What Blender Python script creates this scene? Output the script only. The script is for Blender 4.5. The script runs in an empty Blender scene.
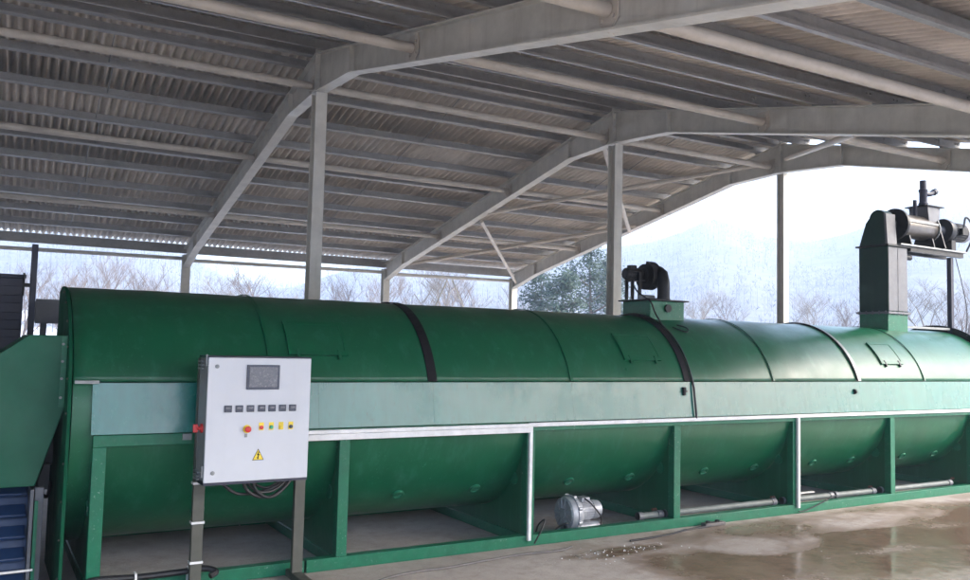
import bpy, bmesh, math, random
from mathutils import Vector, Matrix, noise
R = math.radians
PI = math.pi
scene = bpy.context.scene
COL = scene.collection
random.seed(7)

# ------------------------------------------------------------------ materials
def nmat(name):
    m = bpy.data.materials.new(name); m.use_nodes = True
    nt = m.node_tree; b = nt.nodes['Principled BSDF']
    return m, nt, b
def N(nt, t, **kw):
    n = nt.nodes.new(t)
    for k, v in kw.items():
        if k in n.inputs: n.inputs[k].default_value = v
        else: setattr(n, k, v)
    return n
def L(nt, a, b): nt.links.new(a, b)
def coords(nt, scale=(1, 1, 1)):
    g = N(nt, 'ShaderNodeNewGeometry')
    mp = N(nt, 'ShaderNodeMapping'); mp.inputs['Scale'].default_value = scale
    L(nt, g.outputs['Position'], mp.inputs['Vector'])
    return mp.outputs['Vector']
def noise_n(nt, vec, scale, detail=5, rough=.6):
    n = N(nt, 'ShaderNodeTexNoise', Scale=scale, Detail=detail, Roughness=rough)
    L(nt, vec, n.inputs['Vector']); return n.outputs['Fac']
def ramp(nt, fac, stops):
    r = N(nt, 'ShaderNodeValToRGB'); e = r.color_ramp.elements
    while len(e) < len(stops): e.new(.5)
    for i, (p, c) in enumerate(stops):
        e[i].position = p; e[i].color = (c[0], c[1], c[2], 1) if not isinstance(c, (int, float)) else (c, c, c, 1)
    L(nt, fac, r.inputs['Fac']); return r.outputs['Color']
def mix(nt, fac, a, b):
    m = N(nt, 'ShaderNodeMix', data_type='RGBA')
    if isinstance(fac, (int, float)): m.inputs[0].default_value = fac
    else: L(nt, fac, m.inputs[0])
    for i, x in ((6, a), (7, b)):
        if isinstance(x, tuple): m.inputs[i].default_value = (*x, 1)
        else: L(nt, x, m.inputs[i])
    return m.outputs[2]
def bump(nt, b, h, strength=.2, dist=.01):
    n = N(nt, 'ShaderNodeBump', Strength=strength, Distance=dist)
    L(nt, h, n.inputs['Height']); L(nt, n.outputs['Normal'], b.inputs['Normal'])

def paint(name, col, rough=.35, dirt=(.12, .11, .09), dirt_amt=.25, coat=0., scale=6, streak=False, bumpd=.0015, metallic=0., spec=.5, var=1., chips=None):
    m, nt, b = nmat(name)
    v = coords(nt)
    f1 = noise_n(nt, v, scale, 6, .65)
    c = mix(nt, ramp(nt, f1, [(.3, 0.), (.75, 1.)]), tuple(x * (1 - .18 * var) for x in col), tuple(min(1, x * (1 + .14 * var)) for x in col))
    if streak:
        vs = coords(nt, (1, 1, .06))
        f2 = noise_n(nt, vs, 9, 5, .7)
    else:
        f2 = noise_n(nt, v, scale * 3.1, 8, .75)
    d = ramp(nt, f2, [(.52, 0.), (.78, dirt_amt)])
    c = mix(nt, d, c, dirt)
    if chips:
        ch = noise_n(nt, v, 38, 7, .75); gt = noise_n(nt, v, 2.6, 3, .5)
        mm = N(nt, 'ShaderNodeMath', operation='MULTIPLY'); L(nt, ramp(nt, ch, [(.60, 0.), (.66, .85)]), mm.inputs[0]); L(nt, ramp(nt, gt, [(.48, 0.), (.62, 1.)]), mm.inputs[1])
        c = mix(nt, mm.outputs[0], c, chips)
    L(nt, c, b.inputs['Base Color'])
    f3 = noise_n(nt, v, scale * 1.7, 6, .7)
    L(nt, ramp(nt, f3, [(.25, rough * .75), (.8, min(1, rough * 1.35))]), b.inputs['Roughness'])
    b.inputs['Metallic'].default_value = metallic
    b.inputs['Specular IOR Level'].default_value = spec
    b.inputs['Coat Weight'].default_value = coat; b.inputs['Coat Roughness'].default_value = .12
    if bumpd: bump(nt, b, noise_n(nt, v, 3.2, 3, .5), .25, bumpd * 6)
    return m

M = {}
GREEN = (.0015, .082, .036)
M['green'] = paint('green_gloss_paint', GREEN, .36, (.04, .15, .10), .5, .0, 2.2, True, .0012, 0, .35, chips=(.05, .16, .11))
M['green_dark'] = paint('green_cover_paint', (.001, .078, .034), .34, (.035, .15, .095), .55, .0, 1.6, True, .0016, 0, .42, chips=(.04, .15, .10))
M['green_frame'] = paint('green_frame_paint', (.003, .115, .058), .42, (.10, .17, .13), .35, 0, 9, False, .0006, 0, .35, chips=(.32, .36, .33))
M['green_hood'] = paint('green_hood_paint', (.002, .078, .042), .5, (.015, .07, .045), .3, 0, 3, False, .001, 0, .3)
M['black'] = paint('black_rubber', (.006, .005, .008), .55, (.03, .03, .03), .3, 0, 14, spec=.2)
M['plate'] = paint('dull_green_plate_paint', (.001, .060, .028), .7, (.02, .08, .05), .3, 0, 3, False, .001, 0, .12)
M['tower'] = paint('dark_green_tower_paint', (.004, .030, .022), .5, (.02, .055, .04), .4, 0, 5, True, .0012, 0, .28)
M['black_steel'] = paint('black_steel_paint', (.008, .009, .011), .45, (.035, .032, .03), .35, 0, 8, spec=.3)
M['navy'] = paint('navy_steel_paint', (.010, .012, .030), .5, (.04, .04, .06), .3, 0, 6)
M['grey_steel'] = paint('grey_steel_paint', (.10, .105, .12), .5, (.2, .18, .16), .3, 0, 7)
M['galv'] = paint('galvanised_steel', (.22, .23, .23), .45, (.14, .11, .08), .5, 0, 12, False, .0006, .35)
M['stand'] = paint('stand_steel', (.062, .063, .050), .5, (.06, .055, .045), .35, 0, 10, False, .0006, .0)
M['silver'] = paint('cast_aluminium', (.33, .34, .37), .40, (.08, .08, .08), .5, 0, 20, False, .0006, .3)
M['stainless'] = paint('stainless_steel', (.14, .125, .11), .32, (.06, .04, .025), .6, 0, 7, False, .0004, .8)
M['frame'] = paint('cream_frame_paint', (.53, .51, .455), .5, (.30, .27, .22), .45, 0, 4, True, .0006)
M['tube'] = paint('cream_tube_paint', (.49, .44, .375), .5, (.3, .24, .18), .5, 0, 4, False, .0005)
M['purlin'] = paint('dull_galvanised_purlin', (.285, .277, .265), .5, (.13, .12, .105), .5, 0, 5, False, .0006, .3)
M['white_plastic'] = paint('white_plastic', (.66, .66, .66), .4, (.42, .40, .37), .3, 0, 9, False, 0)
M['cabinet'] = paint('light_grey_enamel', (.48, .495, .53), .36, (.36, .36, .37), .12, .1, 3, True, .0002, var=.25)
M['cab_side'] = paint('grey_enamel_side', (.20, .20, .21), .4, (.14, .13, .12), .2, 0, 5, False, .0002)
M['blue'] = paint('blue_belt', (.007, .028, .085), .5, (.015, .045, .09), .5, 0, 10)
M['red'] = paint('red_plastic', (.55, .02, .02), .35, (.3, .02, .02), .1, 0, 9, False, 0)
M['yellow'] = paint('yellow_plastic', (.75, .55, .03), .4, (.5, .4, .05), .1, 0, 9, False, 0)
M['green_btn'] = paint('green_plastic', (.02, .32, .16), .35, (.02, .2, .1), .1, 0, 9, False, 0)
M['screen'] = paint('dark_screen', (.10, .105, .12), .25, (.36, .31, .36), .9, 0, 26, False, 0)
M['meter'] = paint('dark_meter_face', (.02, .024, .045), .25, (.13, .15, .22), .7, 0, 160, False, 0)
M['cable'] = paint('black_cable', (.007, .007, .010), .5, (.03, .03, .03), .3, 0, 20)
M['cable_grey'] = paint('grey_cable', (.10, .09, .085), .55, (.16, .15, .14), .3, 0, 20)
M['rust'] = paint('rusty_steel', (.16, .075, .045), .7, (.08, .04, .03), .5, 0, 20, False, 0)
M['pipe'] = paint('dull_pipe', (.115, .13, .125), .5, (.08, .07, .055), .5, 0, 10, False, .0004, 0, .3)
M['snow'] = paint('old_snow', (.82, .84, .87), .7, (.6, .6, .62), .4, 0, 8)
M['bark'] = paint('grey_bark', (.11, .085, .068), .85, (.06, .05, .04), .5, 0, 6)
M['twig'] = paint('reddish_twigs', (.15, .118, .10), .85, (.10, .07, .06), .5, 0, 2)
M['twig_pale'] = paint('pale_twigs', (.15, .125, .10), .85, (.1, .09, .08), .5, 0, 2)
M['ivy'] = paint('evergreen_leaves', (.035, .065, .038), .6, (.07, .09, .06), .6, 0, 3, False, 0)
M['wall_white'] = paint('whitewashed_wall', (.72, .72, .70), .8, (.5, .48, .45), .4, 0, 1.2)
M['rooftile'] = paint('old_roof_tile', (.20, .12, .09), .8, (.1, .08, .07), .4, 0, 2)
M['cladding'] = paint('grey_cladding', (.18, .18, .175), .6, (.1, .1, .1), .4, 0, 2)

# wetted belt of the machine: glossier paint with run marks
def mk_panel():
    m, nt, b = nmat('green_side_panel_paint')
    v = coords(nt); vs = coords(nt, (1, 1, .10))
    s = noise_n(nt, vs, 16, 6, .72)
    blot = noise_n(nt, v, 5, 6, .7)
    c = mix(nt, ramp(nt, s, [(.35, 0.), (.75, 1.)]), (.004, .110, .092), (.010, .150, .128))
    c = mix(nt, ramp(nt, blot, [(.58, 0.), (.8, .45)]), c, (.005, .06, .045))
    dr = noise_n(nt, coords(nt, (1, 1, .22)), 42, 4, .6)           # short dark run marks and spots
    gate = ramp(nt, noise_n(nt, v, 2.1, 4, .6), [(.45, 0.), (.6, 1.)])
    mm = N(nt, 'ShaderNodeMath', operation='MULTIPLY'); L(nt, ramp(nt, dr, [(.62, 0.), (.70, .8)]), mm.inputs[0]); L(nt, gate, mm.inputs[1])
    c = mix(nt, mm.outputs[0], c, (.004, .03, .022))
    L(nt, c, b.inputs['Base Color'])
    rr = mix(nt, ramp(nt, noise_n(nt, v, 1.7, 6, .65), [(.38, 0.), (.62, 1.)]), ramp(nt, s, [(.3, .12), (.8, .22)]), ramp(nt, s, [(.3, .26), (.8, .42)])); L(nt, rr, b.inputs['Roughness'])
    b.inputs['IOR'].default_value = 1.54
    b.inputs['Coat Weight'].default_value = .2; b.inputs['Coat Roughness'].default_value = .14; b.inputs['Coat IOR'].default_value = 1.6
    bump(nt, b, noise_n(nt, v, 2.2, 3, .5), .2, .008)
    return m
M['panel'] = mk_panel()

def mk_sheet():
    m, nt, b = nmat('fibre_cement_sheet')
    v = coords(nt)
    f = noise_n(nt, v, 1.1, 6, .7); g = noise_n(nt, coords(nt, (1, .25, 1)), 14, 5, .7)
    c = mix(nt, ramp(nt, f, [(.3, 0.), (.7, 1.)]), (.53, .475, .415), (.68, .62, .55))
    c = mix(nt, ramp(nt, g, [(.5, 0.), (.8, .6)]), c, (.24, .20, .165))
    # every sheet (0.9 m wide, one per course) has weathered a little differently
    sx = N(nt, 'ShaderNodeSeparateXYZ'); L(nt, v, sx.inputs[0]); oi = N(nt, 'ShaderNodeObjectInfo')
    q = N(nt, 'ShaderNodeMath', operation='DIVIDE'); L(nt, sx.outputs['X'], q.inputs[0]); q.inputs[1].default_value = .9
    fl = N(nt, 'ShaderNodeMath', operation='FLOOR'); L(nt, q.outputs[0], fl.inputs[0])
    md = N(nt, 'ShaderNodeMath', operation='MULTIPLY_ADD'); L(nt, oi.outputs['Random'], md.inputs[0]); md.inputs[1].default_value = 57.; L(nt, fl.outputs[0], md.inputs[2])
    wn = N(nt, 'ShaderNodeTexWhiteNoise', noise_dimensions='1D'); L(nt, md.outputs[0], wn.inputs['W'])
    c = mix(nt, ramp(nt, wn.outputs['Value'], [(.2, 0.), (1., .42)]), c, (.31, .275, .24))
    L(nt, c, b.inputs['Base Color']); b.inputs['Roughness'].default_value = .85
    bump(nt, b, noise_n(nt, v, 60, 4, .6), .3, .004)
    return m
M['sheet'] = mk_sheet()

def mk_concrete():
    m, nt, b = nmat('stained_concrete')
    v = coords(nt)
    at = N(nt, 'ShaderNodeAttribute', attribute_name='wet')
    f = noise_n(nt, v, .9, 8, .65); g = noise_n(nt, v, 7, 8, .72); h = noise_n(nt, v, 55, 4, .6)
    c = mix(nt, ramp(nt, f, [(.3, 0.), (.72, 1.)]), (.31, .262, .232), (.45, .405, .37))
    c = mix(nt, ramp(nt, g, [(.45, 0.), (.75, .55)]), c, (.21, .175, .15))
    c = mix(nt, ramp(nt, h, [(.55, 0.), (.75, .35)]), c, (.12, .105, .09))
    # wetness: 0 dry, .5 damp, 1 standing water; edge broken up by noise
    ad = N(nt, 'ShaderNodeMath', operation='MULTIPLY_ADD'); L(nt, g, ad.inputs[0]); ad.inputs[1].default_value = .9; ad.inputs[2].default_value = -.45
    w = N(nt, 'ShaderNodeMath', operation='ADD'); L(nt, at.outputs['Fac'], w.inputs[0]); L(nt, ad.outputs[0], w.inputs[1])
    damp = ramp(nt, w.outputs[0], [(.10, 0.), (.55, 1.)])
    mud = mix(nt, ramp(nt, noise_n(nt, v, 2.3, 6, .7), [(.3, 0.), (.7, 1.)]), (.148, .094, .066), (.228, .162, .12))
    c = mix(nt, damp, c, mud)
    L(nt, c, b.inputs['Base Color'])
    r1 = ramp(nt, w.outputs[0], [(.2, .8), (.5, .34), (.74, .12), (.86, .02)])
    L(nt, r1, b.inputs['Roughness'])
    b.inputs['IOR'].default_value = 1.4
    inv = N(nt, 'ShaderNodeMath', operation='SUBTRACT', use_clamp=True); inv.inputs[0].default_value = 1; L(nt, w.outputs[0], inv.inputs[1])
    bm = N(nt, 'ShaderNodeBump', Distance=.012); L(nt, inv.outputs[0], bm.inputs['Strength']); L(nt, g, bm.inputs['Height'])
    L(nt, bm.outputs['Normal'], b.inputs['Normal'])
    return m
M['concrete'] = mk_concrete()

def mk_field():
    m, nt, b = nmat('snow_patched_field')
    v = coords(nt)
    f = noise_n(nt, v, .02, 8, .62); g = noise_n(nt, v, .12, 8, .65)
    c = mix(nt, ramp(nt, g, [(.35, 0.), (.65, 1.)]), (.085, .085, .075), (.17, .16, .135))
    sp = N(nt, 'ShaderNodeSeparateXYZ'); L(nt, v, sp.inputs[0])
    up = N(nt, 'ShaderNodeMath', operation='MULTIPLY', use_clamp=True); L(nt, sp.outputs['Z'], up.inputs[0]); up.inputs[1].default_value = .04
    sb = N(nt, 'ShaderNodeMath', operation='MULTIPLY_ADD'); L(nt, up.outputs[0], sb.inputs[0]); sb.inputs[1].default_value = -.36; L(nt, f, sb.inputs[2])
    c = mix(nt, ramp(nt, sb.outputs[0], [(.38, 0.), (.50, 1.)]), c, (.78, .80, .84))
    L(nt, c, b.inputs['Base Color']); b.inputs['Roughness'].default_value = .9
    return m
M['field'] = mk_field()
M['far_wood'] = paint('far_wood_twigs', (.075, .072, .074), .9, (.05, .06, .05), .6, 0, .05, False, 0)

# ------------------------------------------------------------------ mesh builder
class MB:
    def __init__(s): s.v = []; s.f = []
    def add(s, vs, fs):
        o = len(s.v); s.v += [tuple(p) for p in vs]; s.f += [tuple(i + o for i in f) for f in fs]; return s
    def box(s, a, b):
        (x0, y0, z0), (x1, y1, z1) = a, b
        x0, x1 = min(x0, x1), max(x0, x1); y0, y1 = min(y0, y1), max(y0, y1); z0, z1 = min(z0, z1), max(z0, z1)
        return s.add([(x0, y0, z0), (x1, y0, z0), (x1, y1, z0), (x0, y1, z0), (x0, y0, z1), (x1, y0, z1), (x1, y1, z1), (x0, y1, z1)],
                     [(0, 3, 2, 1), (4, 5, 6, 7), (0, 1, 5, 4), (1, 2, 6, 5), (2, 3, 7, 6), (3, 0, 4, 7)])
    def prism(s, pts, d):          # planar polygon (list of 3d points) extruded by vector d
        n = len(pts); d = Vector(d)
        P = [Vector(p) for p in pts]; vs = P + [p + d for p in P]
        nrm = Vector((0, 0, 0))
        for i in range(n): nrm += P[i].cross(P[(i + 1) % n])
        fl = nrm.dot(d) > 0
        fs = [tuple(range(n)), tuple(range(2 * n - 1, n - 1, -1))] + [(i, i + n, (i + 1) % n + n, (i + 1) % n) for i in range(n)]
        if fl: fs = [f[::-1] for f in fs]
        return s.add(vs, fs)
    def tube(s, pts, r, n=8, cap=True):
        P = [Vector(p) for p in pts]; m = len(P)
        rs = r if isinstance(r, (list, tuple)) else [r] * m
        vs = []; ref = None
        for i in range(m):
            t = (P[min(i + 1, m - 1)] - P[max(i - 1, 0)]).normalized()
            if ref is None:
                ref = t.orthogonal().normalized()
            ref = (ref - t * ref.dot(t))
            if ref.length < 1e-6: ref = t.orthogonal()
            ref.normalize(); bn = t.cross(ref)
            for k in range(n):
                a = 2 * PI * k / n
                vs.append(P[i] + (ref * math.cos(a) + bn * math.sin(a)) * rs[i])
        fs = []
        for i in range(m - 1):
            for k in range(n):
                fs.append((i * n + k, i * n + (k + 1) % n, (i + 1) * n + (k + 1) % n, (i + 1) * n + k))
        if cap: fs += [tuple(range(n - 1, -1, -1)), tuple(range((m - 1) * n, m * n))]
        return s.add(vs, fs)
    def cyl(s, a, b, r, n=24): return s.tube([a, b], r, n)
    def lathe(s, origin, axis, prof, n=28):     # prof: (distance along axis, radius)
        o = Vector(origin); ax = Vector(axis).normalized()
        return s.tube([o + ax * d for d, _ in prof], [max(r, 1e-4) for _, r in prof], n) if False else s._lathe(o, ax, prof, n)
    def _lathe(s, o, ax, prof, n):
        u = ax.orthogonal().normalized(); w = ax.cross(u); vs = []; fs = []
        for d, r in prof:
            for k in range(n):
                a = 2 * PI * k / n; vs.append(o + ax * d + (u * math.cos(a) + w * math.sin(a)) * r)
        m = len(prof)
        for i in range(m - 1):
            for k in range(n): fs.append((i * n + k, i * n + (k + 1) % n, (i + 1) * n + (k + 1) % n, (i + 1) * n + k))
        fs += [tuple(range(n - 1, -1, -1)), tuple(range((m - 1) * n, m * n))]
        return s.add(vs, fs)
    def build(s, name, mat, parent=None, smooth=35, bevel=0., root_loc=None):
        me = bpy.data.meshes.new(name); me.from_pydata(s.v, [], s.f); me.update()
        me.materials.append(mat)
        if smooth:
            me.polygons.foreach_set('use_smooth', [True] * len(me.polygons))
            me.set_sharp_from_angle(angle=R(smooth))
        o = bpy.data.objects.new(name, me); COL.objects.link(o)
        if parent is not None:
            o.parent = parent
            if parent.type == 'EMPTY' and not parent.get('local'): o.location = -parent.location
        if bevel:
            bv = o.modifiers.new('edge', 'BEVEL'); bv.width = bevel; bv.segments = 2; bv.limit_method = 'ANGLE'; bv.angle_limit = R(40)
            bv.harden_normals = False
        return o

def thing(name, label, cat, loc=(0, 0, 0), group=None, rotz=0, local=False):
    o = bpy.data.objects.new(name, None); COL.objects.link(o); o.location = loc; o.rotation_euler = (0, 0, rotz)
    o.empty_display_size = .2
    o['label'] = label; o['category'] = cat
    if group: o['group'] = group
    if local: o['local'] = 1
    return o
def tag(o, label, cat, group=None):
    o['label'] = label; o['category'] = cat
    if group: o['group'] = group
    return o
def struct(o, kind='structure', label=None, cat=None):
    o['kind'] = kind
    if label: o['label'] = label
    if cat: o['category'] = cat
    return o
def curve_pts(ctrl, n=10):      # Catmull-Rom
    P = [Vector(c) for c in ctrl]; P = [P[0] * 2 - P[1]] + P + [P[-1] * 2 - P[-2]]; out = []
    for i in range(1, len(P) - 2):
        for k in range(n):
            t = k / n; a, b, c, d = P[i - 1], P[i], P[i + 1], P[i + 2]
            out.append(.5 * ((2 * b) + (c - a) * t + (2 * a - 5 * b + 4 * c - d) * t * t + (3 * b - a - 3 * c + d) * t ** 3))
    out.append(P[-2]); return out

# ------------------------------------------------------------------ camera (eye height 1.6 m)
cd = bpy.data.cameras.new('camera'); cam = bpy.data.objects.new('camera', cd); COL.objects.link(cam)
Rt = Vector((0.85705839, -0.51470275, 0.02306495)); Up = Vector((-0.05485745, -0.04665018, 0.99740384)); Fw = Vector((0.51229052, 0.85609862, 0.06821721))
cam.matrix_world = Matrix(((Rt.x, Up.x, -Fw.x, 0), (Rt.y, Up.y, -Fw.y, 0), (Rt.z, Up.z, -Fw.z, 1.6), (0, 0, 0, 1)))
cd.sensor_width = 36; cd.lens = 840.997 / 970 * 36; cd.clip_end = 5000; cd.clip_start = .05
scene.camera = cam

# ------------------------------------------------------------------ ground
def wetness(x, y):
    p = Vector((x * .8, y * 1.1, 3.3)); n = noise.fractal(p, 1., 2., 7) * .42
    def blob(cx, cy, rx, ry):
        return 1 - math.hypot((x - cx) / rx, (y - cy) / ry)
    w = -1
    # standing water in front of the machine, from the blower rightwards
    for b, lvl in ((blob(5.1, 4.55, 1.15, .92), .78), (blob(6.7, 4.7, 1.5, .55), .82), (blob(9.6, 4.9, 2.5, .72), 1.12), (blob(8.2, 4.35, 2.6, .55), 1.05),
                   (blob(6.3, 3.9, 2.6, .8), .9), (blob(11.5, 5.2, 1.8, .8), 1.0), (blob(4.55, 5.3, .7, .16), .8)):
        w = max(w, min(lvl, (b * 1.5 + n) * 1.1 + .05))
    # lighter drier tongues
    for b in (blob(5.75, 5.05, .75, .42), blob(7.6, 5.22, 1.35, .30)):
        k = b * 2.2 + n * .8
        if k > 0: w = min(w, .95) - min(1.1, k * 1.5) * .8
    # damp, blotched concrete around and between the puddles
    k = max(0., min(1., (x - 4.0 + n) / .7)) * max(0., min(1., (5.85 - y) / .25))
    dmp = .36 + .5 * noise.fractal(Vector((x * .9 + 7, y * 1.6, 8.1)), 1., 2., 6)
    dry = max(0., 1 - math.hypot((x - 5.6) / .8, (y - 5.0) / .3) * .8) + max(0., 1 - math.hypot((x - 7.6) / 1.2, (y - 5.3) / .2) * .9) * .6
    w = max(w, k * (dmp - dry * .5))
    # damp under the machine near the blower
    d = blob(4.9, 6.3, 1.3, .7)
    w = max(w, min(.22, d + n))
    return max(0., min(1.1, w))
mb = MB()
x0, x1, y0, y1, st = 2.6, 13.4, 2.4, 7.2, .05
nx, ny = int((x1 - x0) / st + .5), int((y1 - y0) / st + .5)
me_v = [(x0 + i * st, y0 + j * st, 0) for j in range(ny + 1) for i in range(nx + 1)]
me_f = [(j * (nx + 1) + i, j * (nx + 1) + i + 1, (j + 1) * (nx + 1) + i + 1, (j + 1) * (nx + 1) + i) for j in range(ny) for i in range(nx)]
# ring of large faces round the fine patch
X0, X1, Y0, Y1 = -16., 15.5, -3., 19.
mb.add(me_v, me_f)
ring = []
b_ = [(x0, y0), (x1, y0), (x1, y1), (x0, y1)]; B_ = [(X0, Y0), (X1, Y0), (X1, Y1), (X0, Y1)]
def strip(a, b, c, d): ring.append((a, b, c, d))
for k in range(4):
    k2 = (k + 1) % 4
    vs = [(*B_[k], 0), (*B_[k2], 0), (*b_[k2], 0), (*b_[k], 0)]
    mb.add(vs, [(0, 1, 2, 3)])
# slab edge down to the field
for k in range(4):
    k2 = (k + 1) % 4
    mb.add([(*B_[k], 0), (*B_[k2], 0), (*B_[k2], -.25), (*B_[k], -.25)], [(0, 3, 2, 1)])
floor = mb.build('floor', M['concrete'], smooth=0); struct(floor)
at = floor.data.attributes.new('wet', 'FLOAT', 'POINT')
at.data.foreach_set('value', [wetness(v.co.x, v.co.y) if (x0 - .01 <= v.co.x <= x1 + .01 and y0 - .01 <= v.co.y <= y1 + .01 and x0 + .1 < v.co.x < x1 - .1 and y0 + .1 < v.co.y < y1 - .1) else (wetness(v.co.x, v.co.y) * .0) for v in floor.data.vertices])

SKY = [(-40, .09), (-26, .105), (-4, .10), (6, .112), (10, .10), (14, .066), (18, .062), (23, .09), (31, .10), (38, .112), (43, .128), (46, .146), (49, .128), (53, .118), (56, .140), (58, .158), (64, .150), (75, .15), (95, .10), (120, .05), (180, .03), (240, .03), (320, .09)]
def skyline(az):
    az = (az + 40) % 360 - 40
    for (a, e), (a2, e2) in zip(SKY, SKY[1:]):
        if a <= az <= a2: return e + (e2 - e) * (az - a) / (a2 - a)
    return .07
def hill_z(x, y):
    r = math.hypot(x, y); az = math.degrees(math.atan2(x, y))
    t = max(0., min(1., (r - 140) / (640 - 140))); t = t * t * (3 - 2 * t)
    n = noise.fractal(Vector((x / 70, y / 70, 1.7)), 1., 2., 6)
    return -.25 + t * (640 * skyline(az) + n * 7) + min(1, r / 60) * n * .15
mb = MB(); rad = [0, 6, 14, 24, 32, 45, 60, 80, 100, 125, 150, 175, 200, 225, 250, 275, 300, 325, 350, 375, 400, 425, 450, 475, 500, 530, 560, 590, 620, 650, 700]
na = 180; vs = [(0, 0, -.25)]; fs = []
for r in rad[1:]:
    for k in range(na):
        a = 2 * PI * k / na; x, y = r * math.sin(a), r * math.cos(a); vs.append((x, y, hill_z(x, y) if r > 30 else -.25))
for k in range(na): fs.append((0, 1 + (k + 1) % na, 1 + k))
for i in range(len(rad) - 2):
    for k in range(na):
        a, b = 1 + i * na + k, 1 + i * na + (k + 1) % na; fs.append((a, b, b + na, a + na))
mb.add(vs, fs); terr = mb.build('hills', M['field'], smooth=180); struct(terr)

# far wood on the slopes: one mass of bare crowns
mb = MB(); rng = random.Random(3); cnt = 0
while cnt < 5200:
    az = rng.uniform(-12, 72); r = rng.uniform(200, 640); x, y = r * math.sin(R(az)), r * math.cos(R(az))
    if noise.fractal(Vector((x / 55, y / 55, 9.1)), 1., 2., 4) < -.12: continue
    cnt += 1; z = hill_z(x, y) - .3; h = rng.uniform(6, 11); w = h * .32
    for q in range(15):
        a = rng.uniform(0, 2 * PI); t = rng.uniform(.25, 1); rr = w * math.sqrt(rng.random()) * (1.25 - t * .8)
        c = Vector((x + math.cos(a) * rr, y + math.sin(a) * rr, z + h * t)); s_ = h * rng.uniform(.04, .10)
        d1 = Vector((rng.uniform(-1, 1), rng.uniform(-1, 1), rng.uniform(.2, 2))).normalized() * s_; d2 = Vector((rng.uniform(-1, 1), rng.uniform(-1, 1), rng.uniform(-1, 1))).normalized() * s_ * .3
        mb.add([c - d1, c + d2, c + d1], [(0, 1, 2)])
    mb.add([(x - .15, y, z), (x + .15, y, z), (x, y + .1, z + h * .8)], [(0, 1, 2)])
fw = mb.build('far_wood', M['far_wood'], smooth=0)
struct(fw, 'stuff', 'bare grey brown wood covering the hazy hillsides', 'wood')

# ------------------------------------------------------------------ bare trees behind the shed
def at_px(u, dist):            # ground point in the photo column u, dist metres from the camera
    d = Fw + Rt * ((u - 485) / 841.) - Up * (50 / 841.); k = dist / math.hypot(d.x, d.y); return d.x * k, d.y * k
def bare_tree(seed, h, twigmat, spread=.55, thick=.0075):
    rng = random.Random(seed); T = MB(); C = MB()
    def grow(p, d, ln, r, lvl):
        pts = [p]; q = p.copy(); dd = d.copy(); segs = 3 if lvl < 3 else 2
        for i in range(segs):
            dd = (dd + Vector((rng.uniform(-1, 1), rng.uniform(-1, 1), rng.uniform(-.2, .5))) * .16).normalized(); q = q + dd * ln / segs; pts.append(q.copy())
        rs = [r * (1 - .45 * i / segs) for i in range(segs + 1)]
        (T if lvl == 0 else C).tube(pts, rs, 6 if lvl == 0 else (4 if lvl < 2 else 3), cap=False)
        if lvl >= 4: return
        nb = [7, 5, 5, 6][lvl]
        for k in range(nb):
            t = rng.uniform(.35, 1.) if lvl else rng.uniform(.28, 1.)
            i = min(segs - 1, int(t * segs)); b0 = pts[i].lerp(pts[i + 1], t * segs - i)
            a = rng.uniform(0, 2 * PI); side = Vector((math.cos(a), math.sin(a), rng.uniform(-.1, .5)))
            nd = (dd * (1 - spread) + side * spread + Vector((0, 0, .22))).normalized()
            grow(b0, nd, ln * rng.uniform(.45, .68), max(thick * .55, r * rng.uniform(.34, .5)), lvl + 1)
    grow(Vector((0, 0, -.1)), Vector((rng.uniform(-.06, .06), rng.uniform(-.06, .06), 1)).normalized(), h * .62, h * .017, 0)
    return T, C
protos = {}
def tree_proto(key, seed, h, tm, **kw):
    T, C = bare_tree(seed, h, tm, **kw); protos[key] = (T, C, tm)
def mesh_of(mb, name, mat):
    me = bpy.data.meshes.new(name); me.from_pydata(mb.v, [], mb.f); me.materials.append(mat); return me
PM = {}
for key, seed, tm in (('a', 11, 'twig'), ('b', 23, 'twig'), ('c', 37, 'twig_pale'), ('d', 51, 'twig')):
    T, C = bare_tree(seed, 6., tm, spread=.5 if key != 'c' else .62)
    PM[key] = (mesh_of(T, 'trunk', M['bark']), mesh_of(C, 'crown', M[tm]), max(v[2] for v in C.v))
def ground_z(x, y): return -.25 if math.hypot(x, y) < 32 else hill_z(x, y)
def put_tree(u, top, dist, key, label, rz):
    x, y = at_px(u, dist); z = ground_z(x, y)
    hz = 347 + (u - 485) * .023; depth = (x * Fw.x + y * Fw.y)
    H = (hz - top) / 841. * depth + 1.6 - z
    o = thing('bare_tree', label, 'tree', (x, y, z), 'bare winter trees behind the shed', R(rz), True)
    s_ = H / PM[key][2]; o.scale = (s_, s_, s_)
    for nm, me in (('trunk', PM[key][0]), ('crown', PM[key][1])):
        c = bpy.data.objects.new(nm, me); COL.objects.link(c); c.parent = o
    return o
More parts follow.
